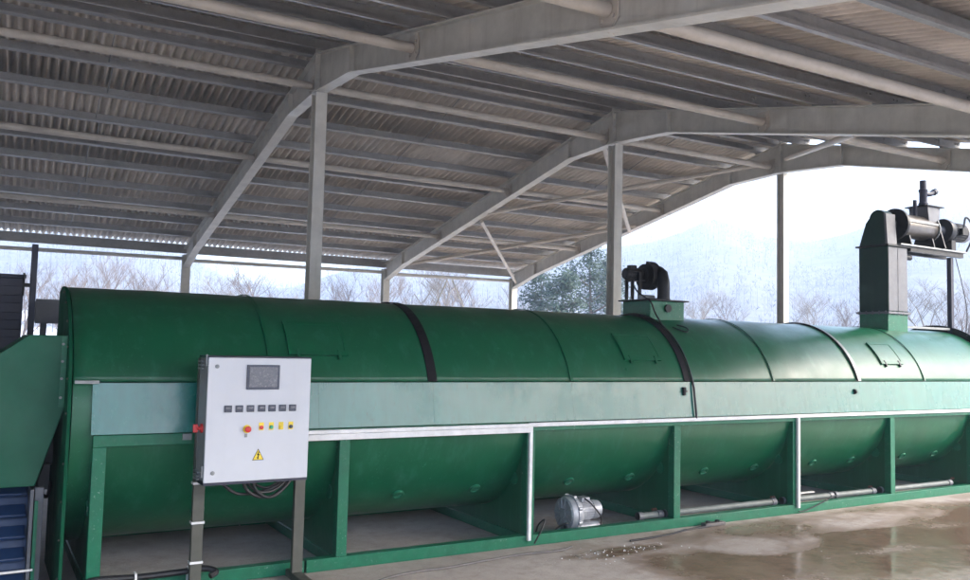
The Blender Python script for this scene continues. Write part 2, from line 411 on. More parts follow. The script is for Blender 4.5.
TREES = [
 (16, 252, 46, 'a', 'bare tree at the far left behind the dark mast and bin'),
 (58, 256, 50, 'b', 'reddish bare tree just right of the tall dark mast'),
 (84, 252, 44, 'd', 'bare tree showing above the left end of the green drum'),
 (116, 248, 52, 'a', 'tallest of the reddish bare trees in the leftmost opening'),
 (147, 262, 47, 'b', 'reddish bare tree midway between the dark mast and first back post'),
 (172, 270, 58, 'd', 'small bare tree immediately left of the first back post'),
 (228, 264, 52, 'c', 'small bare tree right of the first back post'),
 (262, 256, 45, 'a', 'wide bare tree midway between the first back post and the nearest column'),
 (290, 268, 55, 'd', 'bare tree close to the left side of the nearest tall column'),
 (348, 268, 55, 'b', 'bare tree right of the nearest tall column'),
 (371, 262, 48, 'a', 'bare tree close to the left side of the second back post'),
 (420, 270, 58, 'd', 'small bare tree just right of the second back post'),
 (447, 250, 40, 'c', 'bare tree behind the thin inverted V bracing rods'),
 (474, 264, 50, 'b', 'bare tree right of the inverted V bracing rods'),
 (500, 272, 62, 'd', 'small bare tree close to the left side of the third back post'),
 (690, 288, 66, 'c', 'pale bare tree behind the fan box on the drum'),
 (722, 284, 74, 'a', 'faint bare tree between the fan box and the slim far column'),
 (815, 286, 72, 'c', 'faint small bare tree right of the slim far column'),
 (846, 272, 52, 'd', 'bare tree against the left side of the dark tower'),
 (925, 276, 55, 'c', 'pale bare tree between the dark tower and its thin support post'),
 (962, 262, 48, 'a', 'bare tree right of the thin support post, by the picture edge'),
]
for i, (u, top, dist, key, lab) in enumerate(TREES): put_tree(u, top, dist, key, lab, i * 67)
def evergreen(u, top, dist, seed, label):
    x, y = at_px(u, dist); z = ground_z(x, y); depth = x * Fw.x + y * Fw.y
    H = (347 + (u - 485) * .023 - top) / 841. * depth + 1.6 - z
    rng = random.Random(seed); o = thing('evergreen_tree', label, 'tree', (x, y, z), 'ivy green trees behind the shed', 0, True)
    T = MB(); T.tube([(0, 0, -.1), (.08, .05, H * .4), (.0, .12, H * .93)], [H * .022, H * .016, .02], 7)
    for k in range(14):
        a = rng.uniform(0, 2 * PI); t = rng.uniform(.2, .9); l = H * .26 * (1.15 - t)
        T.tube([(.05, .05, H * t), (math.cos(a) * l, math.sin(a) * l, H * t + l * .5)], [.05, .012], 4)
    T.build('trunk', M['bark'], o)
    C = MB()
    clumps = []
    for k in range(46):
        t = rng.uniform(.10, 1.); a = rng.uniform(0, 2 * PI); rr = H * .25 * math.sqrt(rng.random()) * (1.12 - t) ** .55 * rng.uniform(.7, 1.25)
        clumps.append((Vector((math.cos(a) * rr, math.sin(a) * rr, H * t)), H * rng.uniform(.045, .10)))
    for c, s_ in clumps:
        for q in range(150):
            p = c + Vector((rng.gauss(0, 1), rng.gauss(0, 1), rng.gauss(0, .8))) * s_ * .62
            d1 = Vector((rng.uniform(-1, 1), rng.uniform(-1, 1), rng.uniform(-1, 1))).normalized() * rng.uniform(.06, .12); d2 = d1.orthogonal().normalized() * rng.uniform(.03, .06)
            C.add([p - d1, p + d2, p + d1, p - d2], [(0, 1, 2, 3)])
    C.build('crown', M['ivy'], o, smooth=0)
evergreen(541, 262, 44, 1, 'ivy green tree right of the third back post')
evergreen(563, 276, 40, 2, 'low bushy evergreen between the third back post and the second column')
evergreen(590, 248, 42, 3, 'tall dark evergreen close to the left side of the second column')
evergreen(607, 262, 50, 4, 'evergreen partly hidden behind the second tall column')

# far farm building seen right of the drum end
x, y = at_px(985, 62); z = ground_z(x, y)
o = thing('farm_building', 'low white farm building in the distance past the right end of the drum', 'building', (x, y, z))
MB().box((x - 4, y - 7, z), (x + 4, y + 7, 2.35)).build('wall', M['wall_white'], o)
MB().prism([(x - 4.3, y - 7.3, 2.352), (x + 4.3, y - 7.3, 2.352), (x, y - 7.3, 2.9)], (0, 14.6, 0)).build('roof', M['snow'], o)
for k in range(3):
    yy = y - 4.4 + k * 3.4
    w_ = MB().box((x - 4.03, yy - .5, z + .9), (x - 3.98, yy + .5, z + 1.9)).build('window', M['navy'], o)

# ------------------------------------------------------------------ the shed (modelled in its own axes, turned -1.7 degrees to the machine)
shed = thing('open_shed', 'open sided steel framed shed with corrugated roof over the green machine', 'shed', (0, 0, 0), None, R(-1.7045), True)
FRX = [-9.5, -5.4, -1.29, 2.819, 6.931, 10.141]
YR = 8.9
def zf_low(y): return 4.347 - .1877 * (y - 9.942)
def zn_low(y): return 4.289 + .223 * (y - 7.82)
DEP = .285
YB, YN = 16.81, 1.2
def ibeam_poly(yz_low, yz_top, x, w=.13, tf=.014, tw=.012):
    """web between a lower and an upper poly-line (same y stations) with a flange along each"""
    m = MB(); n = len(yz_low)
    web = [(x - tw / 2, y, z + tf) for y, z in yz_low] + [(x - tw / 2, y, z - tf) for y, z in reversed(yz_top)]
    m.prism(web, (tw, 0, 0))
    for line, s_ in ((yz_low, 1), (yz_top, -1)):
        for (ya, za), (yb, zb) in zip(line, line[1:]):
            m.prism([(x - w / 2, ya, za), (x - w / 2, yb, zb), (x - w / 2, yb, zb + s_ * tf), (x - w / 2, ya, za + s_ * tf)], (w, 0, 0))
    return m
def hcol(x, y, z0, z1, wx=.128, wy=.155, tf=.011, tw=.009):
    m = MB()
    m.box((x - wx / 2, y - wy / 2, z0), (x + wx / 2, y - wy / 2 + tf, z1)).box((x - wx / 2, y + wy / 2 - tf, z0), (x + wx / 2, y + wy / 2, z1))
    m.box((x - tw / 2, y - wy / 2 + tf, z0), (x + tw / 2, y + wy / 2 - tf, z1))
    m.box((x - .13, y - .14, z0), (x + .13, y + .14, z0 + .018)); return m
for i, x in enumerate(FRX):
    low = [(YB - .06, 2.99), (15.849, 3.238), (9.942, 4.347), (YR, 4.372)]
    top = [(YB - .06, zf_low(YB - .06) + DEP), (15.849, zf_low(15.849) + DEP), (9.942, zf_low(9.942) + DEP), (YR, 4.815)]
    ibeam_poly(low, top, x).build('far_rafter', M['frame'], shed, bevel=0)
    low = [(YR, 4.372), (7.82, 4.289), (YN, zn_low(YN))]
    top = [(YR, 4.815), (7.82, zn_low(7.82) + DEP), (YN, zn_low(YN) + DEP)]
    ibeam_poly(low, top, x).build('near_rafter', M['frame'], shed)
    end = 1 if i == 5 else 0
    hcol(x, YR, 0, 4.355, .128 if not end else .105, .155 if not end else .13).build('column', M['frame'], shed)
    hcol(x, YB, 0, 3.24, .14, .155).build('back_post', M['frame'], shed)
    # splice plates and stiffeners at the apex and haunch ends, with bolts
    for a_, b_2 in (((x - .058, 9.93, 4.36), (x + .058, 9.955, zf_low(9.94) + DEP - .015)), ((x - .058, 7.81, 4.305), (x + .058, 7.83, zn_low(7.82) + DEP - .015)),
                  ((x - .058, 15.84, 3.255), (x + .058, 15.86, zf_low(15.85) + DEP - .015))):
        MB().box(a_, b_2).build('stiffener', M['frame'], shed)
    g = MB().box((x - .062, YR - .012, 4.375), (x + .062, YR + .012, 4.85))
    for s_ in (-1, 1):
        for k in range(5):
            zz = 4.42 + k * .09
            for dy in (-.03, .03): g.cyl((x + s_ * .035, YR + dy * .5, zz), (x + s_ * .035, YR + dy, zz), .012, 6)
    g.build('splice_plate', M['frame'], shed)
# round struts between frames, each bay its own part, on bolted gussets
def strut(x0_, x1_, y, z, r=.043):
    m = MB(); m.tube([(x0_ + .03, y, z), (x1_ - .03, y, z)], r, 16)
    m.build('strut_tube', M['tube'], shed)
    for xe, s_ in ((x0_, 1), (x1_, -1)):
        g = MB(); xa = xe + s_ * .012
        g.prism([(xa, y - .085, z + .11), (xa, y + .085, z + .11), (xa, y + .085, z - .06), (xa, y, z - .13), (xa, y - .085, z - .06)], (s_ * .012, 0, 0))
        for dy in (-.055, .055):
            for dz in (-.05, .05): g.cyl((xa + s_ * .012, y + dy, z + dz), (xa + s_ * .026, y + dy, z + dz), .012, 6)
        g.build('gusset_plate', M['tube'], shed)
STR = [(9.12, 4.50), (11.66, 4.155), (14.22, 3.675), (6.33, 4.085), (3.67, 3.49), (1.45, 3.0)]
for a, b in zip(FRX, FRX[1:]):
    for y, z in STR: strut(a, b, y, z)
# roof bracing in the right hand bay
def brace(p, q, r=.036): MB().tube([p, q], r, 14).build('brace_tube', M['tube'], shed)
xa, xb = FRX[4] + .05, FRX[5] - .05
brace((xa, 12.45, 3.90), (xb, 9.12, 4.56)); brace((xa, 15.95, 3.27), (xb, 12.3, 3.95))
brace((xa, 12.68, 3.78), (xb, 16.6, 3.11), .03); brace((xb, 8.78, 4.56), (xa, 5.25, 3.74))
brace((xa, 9.25, 4.46), (xb, 12.5, 3.86))
# purlins: lipped channels over the rafters
def purlin(y, zb, slope, hgt=.112, x0_=-13.8, x1_=10.42):
    sgn = 1; m = MB(); t = .006; w = .058
    def q(dy, dz): return (y + dy, zb + dz + slope * dy)
    for (a0, b0), (a1, b1) in (((0, 0), (t, hgt)), ((-w, 0), (0, t)), ((t, hgt - t), (w, hgt)), ((-w, t), (-w + t * .6, t + .018))):
        p = [q(a0, b0), q(a1, b0), q(a1, b1), q(a0, b1)]
        m.prism([(x0_, py, pz) for py, pz in p], (x1_ - x0_, 0, 0))
    # lapped joints with bolt heads over every frame
    for fx_ in FRX:
        for dx in (-.22, -.17, .17, .22):
            for dz in (.03, .08):
                c = q(0, dz); m.cyl((fx_ + dx, c[0], c[1]), (fx_ + dx, c[0] - .012, c[1]), .011, 6)
    m.build('purlin', M['purlin'], shed)
FAR_P = [9.05, 9.34, 10.06, 10.82, 11.57, 12.35, 13.06, 13.86, 14.55, 15.31, 16.03]
for y in FAR_P: purlin(y, zf_low(y) + DEP + .003, -.1877)
NEAR_P = [8.62, 7.75, 7.02, 6.30, 5.60, 4.92, 4.22, 3.52, 2.82, 2.12, 1.42]
for y in NEAR_P: purlin(y, zn_low(y) + DEP + .003, .223)
# cleats on the rafters under the purlins
for x in FRX:
    m = MB()
    for y in FAR_P[1:]: m.box((x - .05, y + .061, zf_low(y) + DEP), (x + .05, y + .069, zf_low(y) + DEP + .10))
    for y in NEAR_P[:-1]: m.box((x - .05, y + .061, zn_low(y) + DEP + .012), (x + .05, y + .069, zn_low(y) + DEP + .11))
    m.build('cleat', M['purlin'], shed)
# thin sag rods midway along the bays
for a, b in zip(FRX[1:], FRX[2:]):
    xm = (a + b) / 2
    for j, (y, y2) in enumerate(zip(FAR_P[1:], FAR_P[2:])):
        xx = xm + .06 * (j % 2)
        MB().tube([(xx, y + .05, zf_low(y) + DEP + .09), (xx, y2, zf_low(y2) + DEP + .03)], .006, 6).build('sag_rod', M['galv'], shed)
# eave beam, gutter-side rail and the pipe below it
m = MB(); m.box((-13.8, YB - .03, 3.262), (10.3, YB + .03, 3.34)); m.box((-13.8, YB + .0, 3.34), (10.3, YB + .02, 3.438)); m.build('eave_beam', M['purlin'], shed)
for a, b in zip(FRX, FRX[1:]):
    MB().tube([(a + .08, YB, 3.135), (b - .08, YB, 3.165)], .036, 12).build('eave_pipe', M['frame'], shed)
# corrugated sheets
PER, AMP = .1, .040
def corr(y0_, y1_, zfun, x0_=-14., x1_=10.5, ny_=10, name='roof_sheet'):
    nx_ = int((x1_ - x0_) / PER * 8); m = MB(); vs = []
    for j in range(ny_ + 1):
        y = y0_ + (y1_ - y0_) * j / ny_
        lap = 0.012 * (1 if j in (3, 6) else 0)
        for i in range(nx_ + 1):
            x = x0_ + (x1_ - x0_) * i / nx_
            vs.append((x, y, zfun(y) + AMP * math.sin(2 * PI * x / PER)))
    m.add(vs, [(j * (nx_ + 1) + i, j * (nx_ + 1) + i + 1, (j + 1) * (nx_ + 1) + i + 1, (j + 1) * (nx_ + 1) + i) for j in range(ny_) for i in range(nx_)])
    o = m.build(name, M['sheet'], shed, smooth=180)
    sd = o.modifiers.new('thick', 'SOLIDIFY'); sd.thickness = .006; sd.offset = 1
    return o
OFFS = DEP + .003 + .112 + AMP + .006
# sheets come in lapped courses
ys = [8.86, 11.0, 13.2, 15.4, 17.02]
for k, (a, b) in enumerate(zip(ys, ys[1:])): corr(a, b + (.16 if k < 3 else 0), lambda y, k=k: zf_low(y) + OFFS + .004 * (k % 2) + (.009 if k % 2 == 0 else 0), ny_=2)
ys = [8.94, 7.0, 5.1, 3.1, 1.05]
for k, (a, b) in enumerate(zip(ys, ys[1:])): corr(a, b - (.16 if k < 3 else 0), lambda y, k=k: zn_low(y) + OFFS + .004 * (k % 2) + (.009 if k % 2 == 0 else 0), ny_=2)
MB().prism([(-14, YR - .3, 5.197), (-14, YR, 5.272), (-14, YR + .3, 5.207), (-14, YR + .3, 5.213), (-14, YR, 5.279), (-14, YR - .3, 5.203)], (24.5, 0, 0)).build('ridge_cap', M['sheet'], shed)
# clad gable at the far left end
m = MB(); xs = -13.9; n_ = 120; pv = []
for i in range(n_ * 4 + 1):
    y = YN + (YB - YN) * i / (n_ * 4); zt = (zf_low(y) if y > YR else zn_low(y)) + OFFS - .03
    dx = .018 * math.sin(i * PI / 2); pv += [(xs + dx, y, 0), (xs + dx, y, zt)]
m.add(pv, [(2 * i, 2 * i + 2, 2 * i + 3, 2 * i + 1) for i in range(n_ * 4)])
m.build('gable_cladding', M['cladding'], shed, smooth=180)
# inverted V rods in the back wall
for xe in (FRX[4] + .1, FRX[5] - .1):
    xm = 8.48; MB().tube([(xm + (.06 if xe > xm else -.06), YB, 3.10), (xe, YB, .1)], .017, 8).build('bracing_rod', M['frame'], shed)

# ------------------------------------------------------------------ the green drum machine
YD, ZD, RD = 6.655, 1.076, .872
mach = thing('drum_dryer', 'long dark green drum dryer on a green floor frame under the shed', 'machine', (5.6, YD, 0))
def B(mb, name, mat, parent=mach, **kw): return mb.build(name, M[mat] if isinstance(mat, str) else mat, parent, **kw)
XE0, XE1 = .515, 11.08
def arc(a0, a1, n, r=RD): return [(YD - r * math.cos(R(a0 + (a1 - a0) * i / n)), ZD + r * math.sin(R(a0 + (a1 - a0) * i / n))) for i in range(n + 1)]
def arc_shell(x0_, x1_, a0, a1, r, th, n=48, nx_=1, dent=0):
    m = MB(); vs = []; P = arc(a0, a1, n, r)
    for i in range(nx_ + 1):
        x = x0_ + (x1_ - x0_) * i / nx_
        for j, (y, z) in enumerate(P):
            k = dent * (noise.noise(Vector((x * 1.3, y * 2, z * 2))) + .5 * noise.noise(Vector((x * 4, y * 3, z * 3))))
            ny_, nz_ = (y - YD) / r, (z - ZD) / r
            vs.append((x, y + ny_ * k, z + nz_ * k))
    w = n + 1
    m.add(vs, [(i * w + j, i * w + j + 1, (i + 1) * w + j + 1, (i + 1) * w + j) for i in range(nx_) for j in range(n)])
    return m
# trough (lower shell) and overlapping top cover, angles measured from the front horizontal
tr = B(arc_shell(XE0, XE1, 16, -196, RD, 0, 72, 120, .0045), 'trough', 'green', smooth=60)
cv = B(arc_shell(XE0, XE1, 16.6, 163.4, RD + .012, 0, 60, 120, .0055), 'top_cover', 'green_dark', smooth=60)
sd = cv.modifiers.new('thick', 'SOLIDIFY'); sd.thickness = .006; sd.offset = 1
# end plates
def endplate(xa, xb, name, r, mat='green_frame', amax=180):
    P = [(xa, y, z) for y, z in arc(0, amax, 40, r)]
    yb = P[-1][1]; yf = YD - r
    P = [(xa, yf, 0.0)] + [(xa, yf, z) for z in (.4, .8)] + P + [(xa, yb, .8), (xa, yb, .4), (xa, yb, 0)]
    o = B(MB().prism(P, (xb - xa, 0, 0)), name, mat, bevel=.003)
    b0 = None
    for i in list(range(0, 25, 2)) + list(range(25, 33, 2)):
        if i < 25 and 4 + i * 172 / 24 > amax - 6: continue
        a = R(4 + i * 172 / 24)
        y, z = (YD - (r - .022) * math.cos(a), ZD + (r - .022) * math.sin(a)) if i < 25 else (yf + .022, .14 + (i - 25) * .115)
        if b0 is None: b0 = MB().cyl((xa, 0, 0), (xa - .009, 0, 0), .007, 6).build('bolt', M['stand'], o); b1 = b0
        else: b1 = b0.copy(); COL.objects.link(b1)
        b1.location = (0, y, z)
    return o
endplate(.487, .508, 'end_plate', .888, 'plate', 104)
B(MB().cyl((.5165, YD, ZD), (.524, YD, ZD), RD - .004, 64), 'end_disc', 'plate')
endplate(XE1 + .002, XE1 + .02, 'end_plate', .965, 'black_steel')
# straight side panel below the cover
m = MB()
PX = [.625, 2.1, 3.02, 4.35, 5.70, 6.89, 8.25, 9.47, 10.98]
for a, b in zip(PX, PX[1:]):
    m.prism([(a, 5.752, 1.003), (a, 5.797, 1.322), (a, 5.805, 1.322), (a, 5.760, 1.003)], (b - a - .0008, 0, 0))
B(m, 'side_panel', 'panel', bevel=0, smooth=0)
m = MB()
m.prism([(.625, 7.558, 1.003), (.625, 7.515, 1.322), (.625, 7.505, 1.322), (.625, 7.548, 1.003)], (10.35, 0, 0)); B(m, 'side_panel', 'panel')
B(MB().box((.52, 5.775, 1.318), (.66, 5.787, 1.338)), 'cover_glint_strip', 'galv')  # pale strip standing for light reflected along the cover's lower edge
# seams and bands round the cover
def band(x, w, r, mat, name, a0=16.6, a1=164, th=.006):
    m = MB(); P = arc(a0, a1, 48, RD + .018); Q = arc(a0, a1, 48, RD + .018 + th); n = len(P); vs = []
    for y, z in P: vs.append((x - w / 2, y, z))
    for y, z in Q: vs.append((x - w / 2, y, z))
    for y, z in P: vs.append((x + w / 2, y, z))
    for y, z in Q: vs.append((x + w / 2, y, z))
    fs = []
    for i in range(n - 1): fs += [(n + i, n + i + 1, 3 * n + i + 1, 3 * n + i), (i, i + 1, n + i + 1, n + i), (2 * n + i, 3 * n + i, 3 * n + i + 1, 2 * n + i + 1)]
    fs += [(0, n, 3 * n, 2 * n), (n - 1, 3 * n - 1, 4 * n - 1, 2 * n - 1)]
    m.add(vs, fs); return B(m, name, mat, smooth=50)
for x in (1.755, 4.352, 6.89, 9.475): band(x, .022, 0, 'green', 'cover_seam', th=.007)
band(3.018, .078, 0, 'black', 'rubber_band'); band(5.70, .078, 0, 'black', 'rubber_band'); band(8.262, .05, 0, 'galv', 'steel_band'); 
B(MB().tube([(8.225, *p) for p in arc(16.6, 150, 40, RD + .025)], .009, 6), 'band_cable', 'cable')
# cable that comes over band and down the panel
B(MB().tube([(5.752, *p) for p in arc(100, 17, 24, RD + .03)] + [(5.752, 5.772, 1.28), (5.752, 5.735, 1.03), (5.752, 5.735, .99)], .010, 8), 'down_cable', 'cable')
B(MB().box((5.62, 5.765, 1.20), (5.65, 5.79, 1.275)).box((5.612, 5.755, 1.232), (5.658, 5.77, 1.246)), 'cable_clip', 'black')
B(MB().box((8.13, 5.765, 1.19), (8.155, 5.79, 1.245)).cyl((8.142, 5.75, 1.215), (8.142, 5.79, 1.215), .014, 8), 'cable_clip', 'black')
# inspection hatches on the cover
def hatch(xa, xb, lm, a0=31.5, a1=47.5):
    fr = .020
    m = MB()
    def slab(xs, xe, b0, b1, r0, r1, n=6):
        P = arc(b0, b1, n, r0); Q = arc(b0, b1, n, r1)
        for i in range(n):
            (y0_, z0_), (y1_, z1_) = P[i], P[i + 1]; (y2, z2), (y3, z3) = Q[i], Q[i + 1]
            m.add([(xs, y0_, z0_), (xe, y0_, z0_), (xe, y1_, z1_), (xs, y1_, z1_), (xs, y2, z2), (xe, y2, z2), (xe, y3, z3), (xs, y3, z3)],
                  [(0, 3, 2, 1), (4, 5, 6, 7), (0, 4, 7, 3), (1, 2, 6, 5)] + ([(0, 1, 5, 4)] if i == 0 else []) + ([(2, 3, 7, 6)] if i == n - 1 else []))
    r0 = RD + .012
    slab(xa, xb, a0, a1, r0, r0 + .016)
    o = B(m, 'hatch', 'green_dark', smooth=40)
    m = MB(); r1 = r0 + .017
    for s in ((xa - fr, xa + .004, a0 - 2, a1 + 2), (xb - .004, xb + fr, a0 - 2, a1 + 2), (xa + .004, xb - .004, a1, a1 + 2), (xa + .004, xb - .004, a0 - 2, a0)): slab(s[0], s[1], s[2], s[3], r0, r0 + .020)
    m.build('hatch_frame', M['green'], o, smooth=40)
    for xl in (xa + .05, xb - .05):
        m = MB(); slab(xl - .010, xl + .010, a0 - 4, a0 + .8, r0, r0 + .024, 3); m.build('latch', M[lm], o)
hatch(1.92, 2.33, 'green_dark'); hatch(5.02, 5.42, 'green_dark'); hatch(8.79, 9.15, 'black_steel')
# inspection ports low on the trough
PORTS = [1.35, 2.87, 3.565, 4.526, 5.221, 6.169, 6.877, 7.796, 8.452, 9.397, 10.042]
for x in PORTS:
    a = R(-46.5); d = Vector((0, -math.cos(a), math.sin(a))); c = Vector((x, YD, ZD)) + d * (RD - .004)
    o = B(MB()._lathe(c, d, [(0, .05), (.016, .05), (.02, .046), (.02, .034), (.012, .032)], 20), 'drain_port', 'green_frame')
    MB().box(c + d * .016 + Vector((-.03, -.004, -.004)), c + d * .024 + Vector((.03, .004, .004))).build('port_handle', M['green_frame'], o)
# floor frame
YF = 5.758; YK = 2 * YD - YF; S_ = .08
PXs = [.68 + 1.6208 * i for i in range(7)]
for yy, s_ in ((YF, 1), (YK, -1)):
    B(MB().box((.64, yy, 0.004), (2.03, yy + s_ * S_, .088)), 'base_rail', 'green_frame', bevel=.004)
    B(MB().box((2.045, yy, 0.0), (11.1, yy + s_ * S_, .088)), 'base_rail', 'green_frame', bevel=.004)
    B(MB().box((.64, yy - s_ * .002, .925), (11.08, yy + s_ * (S_ - .01), .998)), 'top_rail', 'green_frame', bevel=.004)
    for x in PXs: B(MB().box((x - .04, yy + s_ * .002, .0885), (x + .04, yy + s_ * (S_ - .002), .9245)), 'post', 'green_frame', bevel=.004)
for i, x in enumerate(PXs):
    B(MB().box((x - .04, YF + S_ + .001, .005), (x + .04, YK - S_ - .001, .085)), 'cross_member', 'green_frame', bevel=.004)
    B(MB().box((x + .036, YF + S_ + .03, .0855), (x + .04, YK - S_ - .03, .092)), 'weld_strip', 'galv')
    # saddle plate cut to the drum
    P = [(x - .03, YF + S_ + .002, .92)] + [(x - .03, YF + S_ + .002, .0865)] + [(x - .03, YK - S_ - .002, .0865), (x - .03, YK - S_ - .002, .92)]
    inner = [(x - .03, y, z) for y, z in arc(-171, -9, 40, RD + .004) if YF + S_ + .004 < y < YK - S_ - .004]
    B(MB().prism(P + inner, (.012, 0, 0)), 'saddle_plate', 'green', smooth=30)
    for yy in (YF + S_ + .115,):
        B(MB().cyl((x - .0305, yy, .52), (x - .04, yy, .52), .05, 20), 'cover_disc', 'green_frame')
        if i > 2: B(MB().cyl((x - .031, yy + .05, .13), (x - .08, yy + .05, .13), .014, 10), 'drain_stub', 'rust')
# white conduit along the top rail and down two posts
B(MB().box((2.0, YF - .034, .918), (3.885, YF - .003, .962)).box((2.0, YF - .046, .964), (3.885, YF - .003, .992)), 'cable_tray', 'white_plastic', bevel=.003)
B(MB().box((3.886, YF - .030, .963), (11.05, YF - .003, .996)), 'cable_tray', 'white_plastic', bevel=.003)
B(MB().box((3.888, YF - .030, .05), (3.918, YF - .003, .9625)), 'conduit', 'white_plastic', bevel=.003)
B(MB().box((7.165, YF - .030, .06), (7.197, YF - .003, .9625)), 'conduit', 'white_plastic', bevel=.003)
# pipe run behind the front rail
for a, b in ((5.18, 5.47), (5.50, 7.0), (7.10, 7.9), (7.93, 8.62), (8.72, 10.1)):
    B(MB().cyl((a, 5.885, .112), (b, 5.885, .112), .030, 18), 'drain_pipe', 'pipe')
    B(MB().cyl((b - .06, 5.885, .112), (b, 5.885, .112), .037, 18), 'pipe_collar', 'grey_steel')
    B(MB().cyl((a, 5.885, .112), (a + .05, 5.885, .112), .037, 18), 'pipe_collar', 'grey_steel')
B(MB().box((7.30, 6.18, .09), (8.0, 6.22, .10)), 'white_strap', 'white_plastic')

# cable bundle tied along the lower left rail
B(MB().tube(curve_pts([(.2, 5.60, .012), (.36, 5.62, .02), (.50, 5.66, .06), (.66, 5.72, .12), (.95, 5.725, .112), (1.2, 5.715, .118), (1.33, 5.70, .13), (1.40, 5.66, .11), (1.36, 5.64, .09)], 8), .020, 10), 'cable_bundle', 'cable')
for x in (.92, 1.24): B(MB().box((x - .006, 5.698, .0), (x + .006, 5.757, .142)), 'cable_tie', 'white_plastic')

# ---- exhaust fan on its box
box = B(MB().box((5.77, 6.40, 1.80), (6.235, 6.82, 2.112)), 'fan_box', 'green_frame', bevel=.006)
MB().box((5.735, 6.365, 2.113), (6.275, 6.855, 2.128)).build('fan_box_lid', M['black_steel'], box, bevel=.003)
MB().cyl((6.0, 6.40, 2.04), (6.0, 6.375, 2.04), .04, 20).build('box_port', M['black_steel'], box)
sc_ = Vector((5.88, 6.565, 2.372))
m = MB(); pr = []
for k in range(33):
    a = 2 * PI * k / 32; rr = .125 + .03 * (k / 32)
    pr.append((sc_.x - .05, sc_.y + rr * math.sin(a - .2), sc_.z + rr * math.cos(a - .2)))
m.prism(pr, (.11, 0, 0)); m.cyl((sc_.x - .06, sc_.y, sc_.z), (sc_.x - .05, sc_.y, sc_.z), .085, 24)
m.build('fan_housing', M['black_steel'], box, smooth=40, bevel=.004)
m = MB(); m.tube([(5.885, 6.56, 2.440), (5.885, 6.48, 2.436), (5.885, 6.42, 2.415), (5.885, 6.375, 2.385), (5.885, 6.352, 2.31), (5.885, 6.350, 2.22), (5.885, 6.350, 2.129)], [.052, .056, .06, .063, .064, .064, .064], 18)
m.cyl((5.885, 6.375, 2.129), (5.885, 6.375, 2.14), .085, 20)
m2 = MB(); m2.v = [(x + .06, y + .045, z) for x, y, z in m.v]; m2.f = m.f
m2.build('fan_outlet', M['black_steel'], box, smooth=50)
m = MB()._lathe(Vector((5.60, 6.60, 2.385)), Vector((1, 0, 0)), [(0, .045), (.012, .058), (.03, .062), (.18, .062), (.2, .058), (.235, .05)], 24)
for k in range(16):
    a = 2 * PI * k / 16; c, s = math.cos(a), math.sin(a)
    m.tube([(5.64, 6.60 + c * .064, 2.385 + s * .064), (5.78, 6.60 + c * .064, 2.385 + s * .064)], .005, 4)
m.box((5.66, 6.57, 2.44), (5.74, 6.63, 2.475)); m.build('fan_motor', M['black_steel'], box, smooth=40)
for y in (6.52, 6.63, 6.72): MB().box((5.72, y - .012, 2.129), (5.75, y + .012, 2.40)).build('fan_stand', M['black_steel'], box)
MB().box((5.715, 6.50, 2.315), (5.80, 6.74, 2.328)).build('fan_bracket', M['black_steel'], box)
MB().cyl((5.70, 6.47, 2.15), (5.88, 6.47, 2.15), .022, 12).build('fan_valve', M['galv'], box)
MB().tube(curve_pts([(5.71, 6.62, 2.33), (5.69, 6.5, 2.2), (5.735, 6.36, 2.1), (5.75, 6.30, 1.98), (5.75, 6.2, 1.86)], 6), .008, 6).build('fan_cable', M['cable'], box)
MB().tube(curve_pts([(5.9, 6.22, 1.845), (6.0, 6.12, 1.80), (6.05, 6.17, 1.84), (6.0, 6.26, 1.87)], 6), .007, 6).build('lid_strap', M['cable'], box)

# ---- outlet tower with auger and gear motor at the right end
TX0, TX1, TY0, TY1 = 9.69, 10.10, 6.40, 6.80
tw = B(MB().box((TX0, TY0, 2.165), (TX1, TY1, 2.99)), 'outlet_tower', 'tower', bevel=.005)
MB().box((TX0, TY0, 1.80), (TX1, TY1, 2.14)).build('tower_base', M['green_frame'], tw, bevel=.005)
m = MB().box((TX0 - .028, TY0 - .028, 2.141), (TX1 + .028, TY1 + .028, 2.153)).box((TX0 - .028, TY0 - .028, 2.1535), (TX1 + .028, TY1 + .028, 2.1645))
for k in range(5):
    for yy in (TY0 - .015, TY1 + .015): m.cyl((TX0 + .02 + k * .092, yy, 2.13), (TX0 + .02 + k * .092, yy, 2.176), .01, 6)
    m.cyl((TX0 - .015, TY0 + .02 + k * .09, 2.13), (TX0 - .015, TY0 + .02 + k * .09, 2.176), .01, 6)
m.build('tower_flange', M['grey_steel'], tw)
MB().box((TX0 + .012, TY0 - .006, 2.18), (TX1 - .012, TY0 - .001, 2.98)).box((TX0 + .2, TY0 - .010, 2.18), (TX0 + .212, TY0 - .006, 2.98)).build('lit_front_face', M['grey_steel'], tw)  # lighter grey skin: daylight on the tower's front side put into colour
MB().box((TX0 - .03, TY0 - .03, 2.991), (TX1 + .03, TY1 + .03, 3.012)).build('top_flange', M['black_steel'], tw)
# tapered round-topped head
hp = [(TX0, TY0 + .005, 3.013), (TX0, TY1 - .005, 3.013), (TX0, TY1 - .10, 3.30)]
cy, cz, rr = 6.535, 3.345, .115
for k in range(15):
    a = R(10 + k * 14); hp.append((TX0, cy + rr * math.cos(a), cz + rr * math.sin(a)))
hp.append((TX0, TY0 + .02, 3.30))
MB().prism(hp, (.17, 0, 0)).build('tower_head', M['tower'], tw, bevel=.004)
MB().prism([(TX0 - .012, TY0 - .012, 3.013), (TX0 - .012, TY0 + .02, 3.013), (TX0 - .012, cy - .095, 3.40), (TX0 - .012, cy - .125, 3.40)], (.19, 0, 0)).build('head_strip', M['grey_steel'], tw)
